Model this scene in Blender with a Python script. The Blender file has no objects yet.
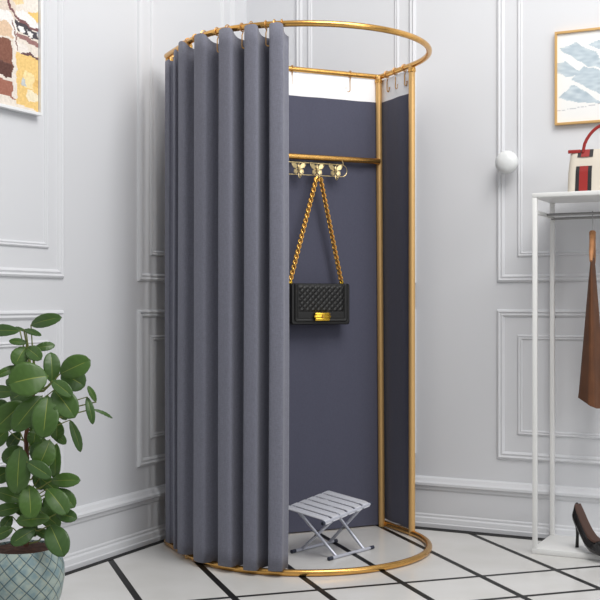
import bpy, bmesh, math, random
from mathutils import Vector, Matrix
random.seed(7)
C = bpy.context.scene.collection
PI = math.pi
F = 1122.0; HZ = 304.0; CH = 0.985          # focal length in px, horizon row, camera height

# ------------------------------------------------------------ camera
cam_d = bpy.data.cameras.new('camera'); cam = bpy.data.objects.new('camera', cam_d); C.objects.link(cam)
cam.location = (0, 0, CH); cam.rotation_euler = (PI/2, 0, 0)
cam_d.sensor_width = 36; cam_d.lens = F/600*36; cam_d.shift_y = (HZ-300)/600; cam_d.clip_start = .05
bpy.context.scene.camera = cam

# ------------------------------------------------------------ materials
def s2l(c):
    return tuple(((x/255)/12.92 if x/255 <= .04045 else ((x/255+.055)/1.055)**2.4) for x in c)
def mat(name, rgb, rough=.5, metal=0, bump=0, bscale=200, vary=0, vscale=8, spec=.5, sheen=0):
    m = bpy.data.materials.new(name); m.use_nodes = True
    nt = m.node_tree; b = nt.nodes['Principled BSDF']
    col = s2l(rgb) + (1,)
    b.inputs['Base Color'].default_value = col
    b.inputs['Roughness'].default_value = rough; b.inputs['Metallic'].default_value = metal
    b.inputs['Specular IOR Level'].default_value = spec
    if sheen: b.inputs['Sheen Weight'].default_value = sheen
    tc = nt.nodes.new('ShaderNodeTexCoord')
    if vary:
        n = nt.nodes.new('ShaderNodeTexNoise'); n.inputs['Scale'].default_value = vscale; n.inputs['Detail'].default_value = 5
        nt.links.new(tc.outputs['Object'], n.inputs['Vector'])
        r = nt.nodes.new('ShaderNodeValToRGB')
        r.color_ramp.elements[0].position = .3; r.color_ramp.elements[1].position = .7
        r.color_ramp.elements[0].color = tuple(c*(1-vary) for c in col[:3]) + (1,)
        r.color_ramp.elements[1].color = tuple(min(1, c*(1+vary)) for c in col[:3]) + (1,)
        nt.links.new(n.outputs['Fac'], r.inputs['Fac']); nt.links.new(r.outputs['Color'], b.inputs['Base Color'])
    if bump:
        n2 = nt.nodes.new('ShaderNodeTexNoise'); n2.inputs['Scale'].default_value = bscale; n2.inputs['Detail'].default_value = 3
        nt.links.new(tc.outputs['Object'], n2.inputs['Vector'])
        bp = nt.nodes.new('ShaderNodeBump'); bp.inputs['Strength'].default_value = bump; bp.inputs['Distance'].default_value = .002
        nt.links.new(n2.outputs['Fac'], bp.inputs['Height']); nt.links.new(bp.outputs['Normal'], b.inputs['Normal'])
    return m

def fabric(name, rgb, k=.16):
    """linen weave: stretched noise in both thread directions"""
    m = mat(name, rgb, .9, spec=.15, sheen=.15); nt = m.node_tree; b = nt.nodes['Principled BSDF']
    tc = nt.nodes.new('ShaderNodeTexCoord'); outs = []
    for sc in ((90, 90, 900), (700, 700, 60)):
        mp = nt.nodes.new('ShaderNodeMapping'); mp.inputs['Scale'].default_value = sc
        nt.links.new(tc.outputs['Object'], mp.inputs['Vector'])
        n = nt.nodes.new('ShaderNodeTexNoise'); n.inputs['Scale'].default_value = 1; n.inputs['Detail'].default_value = 2
        nt.links.new(mp.outputs['Vector'], n.inputs['Vector']); outs.append(n)
    ad = nt.nodes.new('ShaderNodeMath'); ad.operation = 'ADD'
    nt.links.new(outs[0].outputs['Fac'], ad.inputs[0]); nt.links.new(outs[1].outputs['Fac'], ad.inputs[1])
    hf = nt.nodes.new('ShaderNodeMath'); hf.operation = 'MULTIPLY'; hf.inputs[1].default_value = .5
    nt.links.new(ad.outputs[0], hf.inputs[0])
    r = nt.nodes.new('ShaderNodeValToRGB'); r.color_ramp.elements[0].position = .35; r.color_ramp.elements[1].position = .65
    c = s2l(rgb)
    r.color_ramp.elements[0].color = tuple(x*(1-k) for x in c)+(1,); r.color_ramp.elements[1].color = tuple(x*(1+k) for x in c)+(1,)
    nt.links.new(hf.outputs[0], r.inputs['Fac']); nt.links.new(r.outputs['Color'], b.inputs['Base Color'])
    bp = nt.nodes.new('ShaderNodeBump'); bp.inputs['Strength'].default_value = .35; bp.inputs['Distance'].default_value = .001
    nt.links.new(hf.outputs[0], bp.inputs['Height']); nt.links.new(bp.outputs['Normal'], b.inputs['Normal'])
    return m

M = {}
M['wall'] = mat('white_wall_paint', (219, 220, 223), .55, bump=.04, bscale=60, spec=.3)
M['gold'] = mat('brushed_gold', (222, 172, 98), .27, 1, vary=.10, vscale=20)
M['gold_satin'] = mat('satin_gold', (226, 184, 122), .45, .6)
M['hook_gold'] = mat('hook_gold', (196, 152, 92), .4, .7)
M['gold_pale'] = mat('pale_gold', (222, 200, 150), .3, .9)
M['gold_bright'] = mat('yellow_gold', (240, 196, 70), .22, 1)
M['gold_chain'] = mat('chain_gold', (206, 158, 80), .3, .9)
M['curtain'] = fabric('grey_linen', (116, 117, 129))
M['panel'] = fabric('slate_fabric', (84, 85, 101), .08)
M['header'] = mat('white_fabric', (250, 250, 252), .8, bump=.1, bscale=400)
M['leather'] = mat('black_leather', (20, 20, 20), .5, bump=.15, bscale=300)
M['leather_gloss'] = mat('black_patent', (20, 18, 18), .25)
M['insole'] = mat('brown_insole', (70, 46, 36), .6)
M['aluminium'] = mat('aluminium', (205, 208, 220), .38, .45)
M['slat'] = mat('grey_slat', (224, 226, 234), .4, .3)
M['rubber'] = mat('dark_rubber', (45, 50, 66), .6)
M['white_frame'] = mat('white_frame', (238, 239, 240), .4)
M['white_metal'] = mat('white_lacquer', (232, 232, 230), .35)
M['grey_metal'] = mat('grey_steel', (150, 150, 150), .3, .8)
M['soil'] = mat('soil', (72, 45, 34), .95, bump=1, bscale=90, vary=.5, vscale=60)
M['stem'] = mat('woody_stem', (98, 62, 44), .8, bump=.4, bscale=120, vary=.3, vscale=40)
M['twig'] = mat('green_twig', (120, 128, 62), .6)
M['wood'] = mat('hanger_wood', (176, 122, 78), .5, vary=.2, vscale=30)
M['brown_cloth'] = mat('brown_cloth', (96, 58, 32), .8, bump=.2, bscale=250, vary=.2, vscale=14)
M['beige_leather'] = mat('beige_leather', (212, 203, 188), .5, bump=.1, bscale=250)
M['red_leather'] = mat('red_leather', (150, 36, 32), .45)
M['black_band'] = mat('black_stripe', (34, 32, 34), .5)
M['knob'] = mat('white_ceramic', (224, 226, 226), .3)

def leaf_material():
    m = mat('leaf_green', (62, 98, 48), .38, spec=.5); nt = m.node_tree; b = nt.nodes['Principled BSDF']
    at = nt.nodes.new('ShaderNodeAttribute'); at.attribute_name = 'Col'
    nt.links.new(at.outputs['Color'], b.inputs['Base Color'])
    return m
M['leaf'] = leaf_material()
def paint_material(name, rough):
    m = mat(name, (255, 255, 255), rough); nt = m.node_tree; b = nt.nodes['Principled BSDF']
    at = nt.nodes.new('ShaderNodeAttribute'); at.attribute_name = 'Col'
    nt.links.new(at.outputs['Color'], b.inputs['Base Color'])
    return m
M['paint'] = paint_material('painted_canvas', .75)

def floor_material():
    m = mat('tiled_floor', (214, 212, 208), .22, spec=.3); nt = m.node_tree; b = nt.nodes['Principled BSDF']
    tc = nt.nodes.new('ShaderNodeTexCoord'); sp = nt.nodes.new('ShaderNodeSeparateXYZ')
    nt.links.new(tc.outputs['Object'], sp.inputs[0])
    def mth(op, a, b_=None, c_=None):
        n = nt.nodes.new('ShaderNodeMath'); n.operation = op
        for i, v in enumerate((a, b_, c_)):
            if v is None: continue
            if isinstance(v, (int, float)): n.inputs[i].default_value = v
            else: nt.links.new(v, n.inputs[i])
        return n.outputs[0]
    def lin(ax, ay, off):
        return mth('ADD', mth('ADD', mth('MULTIPLY', sp.outputs[0], ax), mth('MULTIPLY', sp.outputs[1], ay)), off)
    pitch = .3085; w = .0125
    n = lin(.95, .313, -1.584 + pitch/2 + 20*pitch)
    d1 = mth('ABSOLUTE', mth('SUBTRACT', mth('MODULO', n, pitch), pitch/2))
    l1 = mth('LESS_THAN', d1, w)
    q = lin(.313, -.95, 3.652)                         # cross joints: pairs .295 apart, long tiles between the pairs
    per = 2.1
    q2 = mth('MODULO', mth('ADD', q, per/2 + 20*per), per)
    l2 = mth('LESS_THAN', mth('ABSOLUTE', mth('SUBTRACT', q2, per/2)), w*.9)
    l3 = mth('LESS_THAN', mth('ABSOLUTE', mth('SUBTRACT', q2, per/2+.295)), w*.9)
    line = mth('MAXIMUM', l1, mth('MAXIMUM', l2, l3))
    tn = nt.nodes.new('ShaderNodeTexNoise'); tn.inputs['Scale'].default_value = 2.2; tn.inputs['Detail'].default_value = 6
    nt.links.new(tc.outputs['Object'], tn.inputs['Vector'])
    r = nt.nodes.new('ShaderNodeValToRGB'); r.color_ramp.elements[0].position = .3; r.color_ramp.elements[1].position = .7
    r.color_ramp.elements[0].color = s2l((205, 203, 199))+(1,); r.color_ramp.elements[1].color = s2l((220, 219, 217))+(1,)
    nt.links.new(tn.outputs['Fac'], r.inputs['Fac'])
    mx = nt.nodes.new('ShaderNodeMix'); mx.data_type = 'RGBA'
    nt.links.new(line, mx.inputs[0]); nt.links.new(r.outputs['Color'], mx.inputs[6]); mx.inputs[7].default_value = s2l((18, 17, 17))+(1,)
    nt.links.new(mx.outputs[2], b.inputs['Base Color'])
    rr = mth('ADD', mth('MULTIPLY', line, .25), .2); nt.links.new(rr, b.inputs['Roughness'])
    return m
M['floor'] = floor_material()
M['border'] = mat('black_border', (20, 19, 20), .5, spec=.2)

def pot_material():
    m = mat('glazed_pot', (150, 178, 172), .35); nt = m.node_tree; b = nt.nodes['Principled BSDF']
    tc = nt.nodes.new('ShaderNodeTexCoord'); sp = nt.nodes.new('ShaderNodeSeparateXYZ'); nt.links.new(tc.outputs['UV'], sp.inputs[0])
    def mth(op, a, b_=None):
        n = nt.nodes.new('ShaderNodeMath'); n.operation = op
        for i, v in enumerate((a, b_)):
            if v is None: continue
            if isinstance(v, (int, float)): n.inputs[i].default_value = v
            else: nt.links.new(v, n.inputs[i])
        return n.outputs[0]
    nz = nt.nodes.new('ShaderNodeTexNoise'); nz.inputs['Scale'].default_value = 18; nz.inputs['Detail'].default_value = 4
    nt.links.new(tc.outputs['Object'], nz.inputs['Vector'])
    wob = mth('MULTIPLY', mth('SUBTRACT', nz.outputs['Fac'], .5), .12)
    def lines(sign, off, w):
        s = mth('ADD', mth('ADD', mth('MULTIPLY', sp.outputs[0], 18.0), mth('MULTIPLY', sp.outputs[1], 6.8*sign)), wob)
        fr = mth('ABSOLUTE', mth('SUBTRACT', mth('MODULO', mth('ADD', s, 40+off), 1.0), .5))
        return mth('LESS_THAN', fr, w)
    dark = mth('MAXIMUM', lines(1, 0, .05), lines(-1, 0, .05))
    yel = mth('MAXIMUM', lines(1, .13, .035), lines(-1, .13, .03))
    r = nt.nodes.new('ShaderNodeValToRGB'); r.color_ramp.elements[0].position = .38; r.color_ramp.elements[1].position = .62
    r.color_ramp.elements[0].color = s2l((128, 152, 156))+(1,); r.color_ramp.elements[1].color = s2l((168, 182, 174))+(1,)
    n2 = nt.nodes.new('ShaderNodeTexNoise'); n2.inputs['Scale'].default_value = 35; n2.inputs['Detail'].default_value = 6
    nt.links.new(tc.outputs['Object'], n2.inputs['Vector']); nt.links.new(n2.outputs['Fac'], r.inputs['Fac'])
    m1 = nt.nodes.new('ShaderNodeMix'); m1.data_type = 'RGBA'; nt.links.new(mth('MULTIPLY', yel, .45), m1.inputs[0])
    nt.links.new(r.outputs['Color'], m1.inputs[6]); m1.inputs[7].default_value = s2l((186, 176, 128))+(1,)
    m2 = nt.nodes.new('ShaderNodeMix'); m2.data_type = 'RGBA'; nt.links.new(mth('MULTIPLY', dark, .85), m2.inputs[0])
    nt.links.new(m1.outputs[2], m2.inputs[6]); m2.inputs[7].default_value = s2l((58, 84, 96))+(1,)
    nt.links.new(m2.outputs[2], b.inputs['Base Color'])
    return m
M['pot'] = pot_material()

# ------------------------------------------------------------ mesh helpers
def obj(name, bm, m, parent=None, smooth=True, normals=True):
    if normals: bmesh.ops.recalc_face_normals(bm, faces=bm.faces)
    me = bpy.data.meshes.new(name); bm.to_mesh(me); bm.free()
    me.materials.append(m)
    for p in me.polygons: p.use_smooth = smooth
    if smooth:
        try: me.set_sharp_from_angle(angle=math.radians(38))
        except Exception: pass
    o = bpy.data.objects.new(name, me); C.objects.link(o)
    if parent: o.parent = parent
    return o
def tag(o, label=None, cat=None, group=None, kind=None):
    if label: o['label'] = label
    if cat: o['category'] = cat
    if group: o['group'] = group
    if kind: o['kind'] = kind
    return o
def thing(name, label, cat, loc=(0, 0, 0), rotz=0, group=None):
    o = bpy.data.objects.new(name, None); C.objects.link(o); o.location = loc; o.rotation_euler = (0, 0, rotz); o.empty_display_size = .05
    return tag(o, label, cat, group)
def dup(root, loc=None, rotz=None):
    r = root.copy(); C.objects.link(r)
    if loc is not None: r.location = loc
    if rotz is not None: r.rotation_euler = (0, 0, rotz)
    for ch in list(root.children):
        c = ch.copy(); C.objects.link(c); c.parent = r
    return r
def sweep(bm, pts, rad, seg=10, closed=False, flat=1.0, caps=True):
    """round tube along a polyline; rad = number or list"""
    P = [Vector(p) for p in pts]; n = len(P)
    R = rad if isinstance(rad, (list, tuple)) else [rad]*n
    T = []
    for i in range(n):
        a = P[(i-1) % n] if (closed or i > 0) else P[i]
        b = P[(i+1) % n] if (closed or i < n-1) else P[i]
        d1 = (P[i]-a); d2 = (b-P[i])
        t = (d1.normalized() if d1.length > 1e-9 else Vector()) + (d2.normalized() if d2.length > 1e-9 else Vector())
        T.append(t.normalized())
    up = Vector((0, 0, 1)) if abs(T[0].z) < .9 else Vector((1, 0, 0))
    N = (up - T[0]*up.dot(T[0])).normalized()
    rings = []
    for i in range(n):
        N = (N - T[i]*N.dot(T[i])).normalized(); B = T[i].cross(N)
        mi = 1.0
        if closed or 0 < i < n-1:
            d = (P[(i+1) % n]-P[i]).normalized(); c = max(.5, d.dot(T[i])); mi = 1/c
        ring = []
        for k in range(seg):
            a = 2*PI*k/seg
            ring.append(bm.verts.new(P[i] + N*math.cos(a)*R[i]*flat*(1 if abs(N.z) > .9 else mi) + B*math.sin(a)*R[i]*(mi if abs(N.z) > .9 else 1)))
        rings.append(ring)
    m = n if closed else n-1
    for i in range(m):
        a, b = rings[i], rings[(i+1) % n]
        for k in range(seg):
            bm.faces.new((a[k], a[(k+1) % seg], b[(k+1) % seg], b[k]))
    if not closed and caps:
        bm.faces.new(rings[0]); bm.faces.new(list(reversed(rings[-1])))
def box(bm, cx, cy, cz, sx, sy, sz, bev=0, mx=None):
    r = bmesh.ops.create_cube(bm, size=1)
    vs = r['verts']
    bmesh.ops.scale(bm, vec=(sx, sy, sz), verts=vs); bmesh.ops.translate(bm, vec=(cx, cy, cz), verts=vs)
    if bev:
        es = list({e for v in vs for e in v.link_edges})
        rr = bmesh.ops.bevel(bm, geom=es, offset=bev, segments=2, affect='EDGES', profile=.5)
        vs = list({v for f in rr['faces'] for v in f.verts} | {v for v in vs if v.is_valid})
    if mx is not None: bmesh.ops.transform(bm, matrix=mx, verts=vs)
    return vs
def lathe(bm, prof, seg=48, uv=False):
    rings = []
    for r, z in prof: rings.append([bm.verts.new((r*math.cos(2*PI*k/seg), r*math.sin(2*PI*k/seg), z)) for k in range(seg)])
    L = bm.loops.layers.uv.new('UVMap') if uv else None
    acc = [0]
    for i in range(1, len(prof)): acc.append(acc[-1]+math.hypot(prof[i][0]-prof[i-1][0], prof[i][1]-prof[i-1][1]))
    for i in range(len(prof)-1):
        for k in range(seg):
            k2 = (k+1) % seg
            f = bm.faces.new((rings[i][k], rings[i][k2], rings[i+1][k2], rings[i+1][k]))
            if uv:
                for lp, (uu, vv) in zip(f.loops, ((k, i), (k+1, i), (k+1, i+1), (k, i+1))): lp[L].uv = (uu/seg, acc[vv]/.30)
    return rings
def loft(bm, sections, cap=True):
    rings = [[bm.verts.new(p) for p in s] for s in sections]; n = len(rings[0])
    for a, b in zip(rings, rings[1:]):
        for k in range(n): bm.faces.new((a[k], a[(k+1) % n], b[(k+1) % n], b[k]))
    if cap: bm.faces.new(rings[0]); bm.faces.new(list(reversed(rings[-1])))
    return rings

# ------------------------------------------------------------ room geometry
C0 = Vector((-.258, 5.391)); EL = Vector((-.4466, -.8947)); ER = Vector((.8947, -.4466))
NL = ER.copy(); NR = EL.copy()               # wall normals into the room
def hit(px, O, D):
    """point where the sight line through column px meets the line O + t D"""
    k = (px-300)/F
    t = (k*O.y - O.x)/(D.x - k*D.y)
    return t, O + D*t
def zat(py, Y): return CH - (py-HZ)*Y/F
TH = .12
def wall(name, D, N, L, height=3.0):
    bm = bmesh.new()
    a = C0 - D*(TH if name == 'wall_right' else 0); b = C0 + D*L
    q = [a, b, b - N*TH, a - N*TH]
    lo = [bm.verts.new((p.x, p.y, 0)) for p in q]; hi = [bm.verts.new((p.x, p.y, height)) for p in q]
    bm.faces.new(lo); bm.faces.new(hi)
    for i in range(4): bm.faces.new((lo[i], lo[(i+1) % 4], hi[(i+1) % 4], hi[i]))
    return tag(obj(name, bm, M['wall'], smooth=False), kind='structure')
wall('wall_left', EL, NL, 4.6); wall('wall_right', ER, NR, 4.2)
bm = bmesh.new(); box(bm, 0, 2.6, -.05, 7.6, 6.6, .1); tag(obj('floor', bm, M['floor'], smooth=False), kind='structure')
def strip(name, D, N, prof, t0, t1, m):
    bm = bmesh.new(); secs = []
    for t in (t0, t1):
        secs.append([(C0+D*t+N*o).to_3d() + Vector((0, 0, z)) for o, z in prof])
    loft(bm, secs); return tag(obj(name, bm, m, smooth=False), kind='structure')
BB = [(0, 0), (.034, 0), (.034, .018), (.030, .022), (.026, .040), (.020, .046), (.020, .054), (.016, .060), (.016, .160), (.022, .168),
      (.024, .180), (.032, .186), (.032, .196), (.022, .203), (.014, .216), (0, .222)]
strip('baseboard_left', EL, NL, BB, 0, 4.5, M['wall']); strip('baseboard_right', ER, NR, BB, 0, 4.1, M['wall'])
FB = [(.034, 0), (.034, .0015), (.084, .0015), (.084, 0)]
strip('trim_1', EL, NL, [(o if o < .05 else .062, z) for o, z in FB], .04, 4.5, M['border']); strip('trim_2', ER, NR, FB, .04, 4.1, M['border'])
trim_n = [2]
def moulding(D, N, t0, t1, z0, z1, w, h):
    """picture-rail moulding: mitred rectangular frame on a wall"""
    prof = [(0, 0), (w*.12, h*.75), (w*.3, h), (w*.5, h*.55), (w*.72, h*.8), (w*.9, h*.4), (w, 0)]   # (inward, off wall)
    bm = bmesh.new(); rings = []
    for (t, z, st, sz) in ((t0, z0, 1, 1), (t1, z0, -1, 1), (t1, z1, -1, -1), (t0, z1, 1, -1)):
        rings.append([bm.verts.new((C0+D*(t+st*i)+N*o).to_3d() + Vector((0, 0, z+sz*i))) for i, o in prof])
    for a, b in zip(rings, rings[1:]+rings[:1]):
        for k in range(len(prof)-1): bm.faces.new((a[k], a[k+1], b[k+1], b[k]))
    trim_n[0] += 1
    tag(obj('trim_%d' % trim_n[0], bm, M['wall'], smooth=False), kind='structure')
def panel(D, N, t0, t1, top=True, inn=(.09, .09)):
    for z0, z1, do in ((1.078, 2.75, top), (.318, .962, True)):
        moulding(D, N, t0, t1, z0, z1, .034, .012)
        moulding(D, N, t0+inn[0], t1-inn[1], z0+.108, z1-.108, .022, .008)
tl = lambda px: hit(px, C0, EL)[0]
tr = lambda px: hit(px, C0, ER)[0]
panel(EL, NL, .12, tl(137), inn=(.1, tl(137)-tl(150))); panel(EL, NL, tl(63), tl(63)+.9, inn=(tl(48)-tl(63), .1)); panel(EL, NL, tl(63)+1.25, tl(63)+2.15)
panel(ER, NR, tr(296), tr(416), inn=(tr(308)-tr(296), tr(416)-tr(399))); panel(ER, NR, tr(497), tr(497)+.95)
panel(ER, NR, tr(497)+1.2, tr(497)+2.1)

# ------------------------------------------------------------ fitting booth frame
cc = Vector((.0215, 4.557)); al = .433; RR = .5; SS = .283
U = Vector((math.cos(al), math.sin(al))); V = Vector((math.sin(al), -math.cos(al)))
def at(u, v): return cc + U*u + V*v
def xyz(p, z): return (p.x, p.y, z)
def dpath(r=RR, s=SS, rc=.018, n=72):
    pts = [at(r*math.sin(-PI/2+PI*k/n), r*math.cos(-PI/2+PI*k/n)) for k in range(n+1)]
    for (cu, a0) in ((r-rc, 0), (-(r-rc), PI/2)):       # two small rounded back corners
        for k in range(6):
            a = a0 + PI/2*k/5
            pts.append(at(cu + rc*math.cos(a), -(s-rc) - rc*math.sin(a)))
    return pts
booth = thing('booth_frame', 'gold metal fitting booth frame with round rails top and bottom', 'clothing booth', xyz(cc, 0))
Lb = Matrix.Translation((-cc.x, -cc.y, 0))
def bobj(name, bm, m, parent=booth, **k):
    bmesh.ops.transform(bm, matrix=Lb, verts=bm.verts); return obj(name, bm, m, parent, **k)
ZT = 2.0; RT = .0115
bm = bmesh.new(); sweep(bm, [xyz(p, ZT) for p in dpath()], RT, 16, True); bobj('top_rail', bm, M['gold'])
bm = bmesh.new(); sweep(bm, [xyz(p, RT+.001) for p in dpath()], RT+.001, 16, True); bobj('base_rail', bm, M['gold'])
for (u, v, ub, vb) in ((RR-.012, -SS+.012, RR-.018, -SS+.052), (RR, .0, RR, 0), (-RR+.012, -SS+.012, -RR+.018, -SS+.052), (-RR, 0, -RR, 0)):
    bm = bmesh.new(); p = at(u, v); pb = at(ub, vb)
    sweep(bm, [xyz(pb, .0005), xyz(p, ZT)], .0138, 14); o = bobj('post', bm, M['gold_satin'])
    bm = bmesh.new(); sweep(bm, [xyz(p, ZT-.03), xyz(p, ZT-.012)], .0165, 14); bobj('collar', bm, M['gold'], o)
zbar = zat(160.5, 4.95)
bm = bmesh.new(); sweep(bm, [xyz(at(-RR+.012, -SS+.034), zbar), xyz(at(RR-.02, -SS+.034), zbar)], .0125, 14); bobj('cross_bar', bm, M['gold'])

# panels that close the back and the right side
def flat_panel(name, P, Q, off, label, cat, lean=0, zlow=.03):
    d = (Q-P).normalized(); nrm = Vector((-d.y, d.x)); Lp = (Q-P).length
    t = thing(name, label, cat, xyz(P, 0))
    for part, z0, z1, m in (('panel_cloth', zlow, 1.885, M['panel']), ('white_header', 1.885, 1.984, M['header'])):
        bm = bmesh.new(); nx, nz = 40, 24; th = .003
        g = {}
        for i in range(nx+1):
            for k in range(nz+1):
                s = Lp*i/nx; z = z0+(z1-z0)*k/nz
                w = .0022*math.sin(s*23+1)+.0015*math.sin(s*51+z*1.4)
                for sd in (0, 1):
                    q = d*s + nrm*(w+off+(th if sd else 0)) + V*(lean*(1-z/1.984))
                    g[i, k, sd] = bm.verts.new((q.x, q.y, z))
        for i in range(nx):
            for k in range(nz):
                for sd in (0, 1): bm.faces.new((g[i, k, sd], g[i+1, k, sd], g[i+1, k+1, sd], g[i, k+1, sd]))
        for i in range(nx):
            for k in (0, nz): bm.faces.new((g[i, k, 0], g[i+1, k, 0], g[i+1, k, 1], g[i, k, 1]))
        for k in range(nz):
            for i in (0, nx): bm.faces.new((g[i, k, 0], g[i, k+1, 0], g[i, k+1, 1], g[i, k, 1]))
        obj(part, bm, m, t)
    return t
flat_panel('back_panel', at(-RR+.04, -SS+.001), at(RR-.001, -SS+.001), 0, 'slate grey fabric back panel with a white strip on top, behind the bag', 'fabric panel', .034, .006)
flat_panel('side_panel', at(RR+.003, -SS+.010), at(RR+.003, -.016), 0, 'dark slate fabric panel on the right side of the booth between two gold posts', 'fabric panel')

# ------------------------------------------------------------ front curtain
def arc_t(px):
    lo, hi = -PI/2, .6
    def f(t): p = at((RR+.03)*math.sin(t), (RR+.03)*math.cos(t)); return 300+p.x/p.y*F
    # px grows with t on the front arc; find leftmost tangent first
    best = min((f(-PI/2+i*.01), -PI/2+i*.01) for i in range(120))[1]
    lo = best
    for _ in range(50):
        mid = (lo+hi)/2
        if f(mid) < px: lo = mid
        else: hi = mid
    return lo
t_edge = arc_t(284)
ts = [arc_t(x) for x in (276, 251, 225.5, 199.5, 181, 167.8)]
sc = [RR*(t+PI/2) for t in ts]              # arc length measured from the left end of the arc; negative = on the straight side
step = sc[-2]-sc[-1]
while sc[-1] > -SS+.12: sc.append(sc[-1]-.105)
cr = list(reversed(sc)); s0 = cr[0]-.03; s1 = RR*(t_edge+PI/2)
print('curtain crest arc lengths', [round(x, 3) for x in cr], 's1', s1)
def base_pt(s):
    if s >= 0:
        t = s/RR - PI/2; return at(RR*math.sin(t), RR*math.cos(t)), U*math.sin(t)+V*math.cos(t)
    return at(-RR, s), -U
cr3 = ts[-1]*RR + RR*PI/2 - .06
def curtain_mesh():
    bm = bmesh.new(); nz = 34; cols = []
    N = 620
    prof = []
    for i in range(N+1):
        s = s0 + (s1+.012-s0)*i/N
        # phase: integer at crests
        j = 0
        if s <= cr[0]: ph = (s-cr[0])/(cr[1]-cr[0])
        elif s >= cr[-1]: ph = (s-cr[-1])/(cr[-1]-cr[-2])
        else:
            j = max(k for k in range(len(cr)) if cr[k] <= s)
            ph = (s-cr[j])/(cr[j+1]-cr[j])
        w = .5+.5*math.cos(2*PI*ph)
        a = .80*(1-(1-w)**2.6)**.62 + .20*w                                  # broad crest, tight valley
        tang = .008*math.sin(4*PI*ph)*(1 if abs(ph) < 1 else 0)
        prof.append((s, ph, a, tang))
    for (s, ph, a, tang) in prof:
        col = []
        for k in range(nz+1):
            h = k/nz
            amp = .034 + .004*(1-h)
            f_ = 1 if s > cr3-.02 else max(.25, 1-(cr3-.02-s)/.05)
            r = (-.044 + (amp+.044)*a)*f_ + .012*(1-f_) + .003*math.sin(9*s+5*h)*(1-h)
            p, n = base_pt(s + tang + .004*math.sin(4*h+s*11)*(1-h))
            q = p + n*r
            z0 = .022+.002*math.sin(s*30); z1 = 1.960 + .038*a**3*f_
            col.append(bm.verts.new((q.x-cc.x, q.y-cc.y, z0+(z1-z0)*h)))
        cols.append(col)
    for a, b in zip(cols, cols[1:]):
        for k in range(nz): bm.faces.new((a[k], b[k], b[k+1], a[k+1]))
    bmesh.ops.recalc_face_normals(bm, faces=bm.faces)
    return bm
cur = obj('curtain', curtain_mesh(), M['curtain'], None)
cur.location = xyz(cc, 0)
sm = cur.modifiers.new('cloth_thickness', 'SOLIDIFY'); sm.thickness = .004; sm.offset = 0
tag(cur, 'long grey linen curtain gathered in deep folds around the left of the booth', 'curtain')

# ------------------------------------------------------------ rail hooks
def hook_bm(drop=.068, open_=.010, thick=.0022):
    """J hook: eye round the rail (local y runs along it), shank, end turned up along -y; origin at rail centre"""
    bm = bmesh.new(); e = RT+.0032
    pts = [(e*math.cos(a), 0, e*math.sin(a)) for a in [math.radians(-50 - i*300/18) for i in range(19)]]
    pts = list(reversed(pts)) + [(.004, -.001, -e-.006), (0, 0, -.030), (0, 0, -drop)]
    for i in range(1, 8):
        a = PI*i/8; pts.append((0, -open_+open_*math.cos(a), -drop-open_*math.sin(a)))
    pts.append((0, -open_*2.1, -drop+.006))
    sweep(bm, pts, thick, 8)
    bmesh.ops.create_uvsphere(bm, u_segments=10, v_segments=6, radius=thick*1.5, matrix=Matrix.Translation(pts[-1]))
    return bm
h0 = obj('rail_hook', hook_bm(), M['hook_gold']); h0_used = [False]
def place_hook(p, ang, label, group):
    if not h0_used[0]: h = h0; h0_used[0] = True
    else: h = h0.copy(); C.objects.link(h)
    h.location = xyz(p, ZT); h.rotation_euler = (0, 0, ang)
    tag(h, label, 'hook', group)
back_line = at(0, -SS); _uu = U
vA = math.atan2(V.y, V.x)
def back_at(px, off=0): return hit(px, at(0, -SS+off), U)[1]
place_hook(back_at(292), vA, 'gold hook on the straight back rail beside the curtain edge', 'hooks on the back and side rails')
place_hook(back_at(350), vA, 'gold hook on the straight back rail, near its right corner', 'hooks on the back and side rails')
sideo = at(RR, 0)
for px, lab in ((387, 'gold hook on the right side rail closest to the back corner post'), (395.5, 'gold hook in the middle of the right side rail'), (404.5, 'gold hook on the right side rail right behind the front post')):
    place_hook(hit(px, sideo, V)[1], al, lab, 'hooks on the back and side rails')
# curtain hooks: at the valleys of the folds
names = ['at the curtain edge, first from the right', 'second from the right along the curtain top', 'third from the right along the curtain top',
         'fourth from the right along the curtain top', 'fifth from the right along the curtain top', 'sixth from the right along the curtain top', 'at the far left end of the curtain top']
val = [s1-.012] + [(cr[i]+cr[i-1])/2 for i in range(len(cr)-1, 0, -1)]
for i, s in enumerate(val[:7]):
    p, n = base_pt(s)
    if i == 0: p = p + n*.004
    place_hook(p, math.atan2(n.y, n.x)+(0 if i == 0 else PI), 'gold curtain hook ' + names[i], 'hooks carrying the curtain')
# small stop rings on the tube above the folds
ring_thing = None
for i, s in enumerate(cr[-4:]):
    p, n = base_pt(s-.012); tg = Vector((-n.y, n.x))
    if ring_thing is None:
        bm = bmesh.new()
        sweep(bm, [(0, .0165*math.cos(a), .0165*math.sin(a)) for a in [2*PI*k/24 for k in range(24)]], .0022, 8, True)
        ring_thing = o = obj('curtain_ring', bm, M['gold'])
    else: o = ring_thing.copy(); C.objects.link(o)
    o.location = xyz(p, ZT); o.rotation_euler = (0, 0, math.atan2(tg.y, tg.x))
    tag(o, 'slim gold ring on the top rail above the ' + ['fourth', 'third', 'second', 'first'][i] + ' curtain fold from the right', 'curtain ring', 'rings on the top rail')

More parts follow.
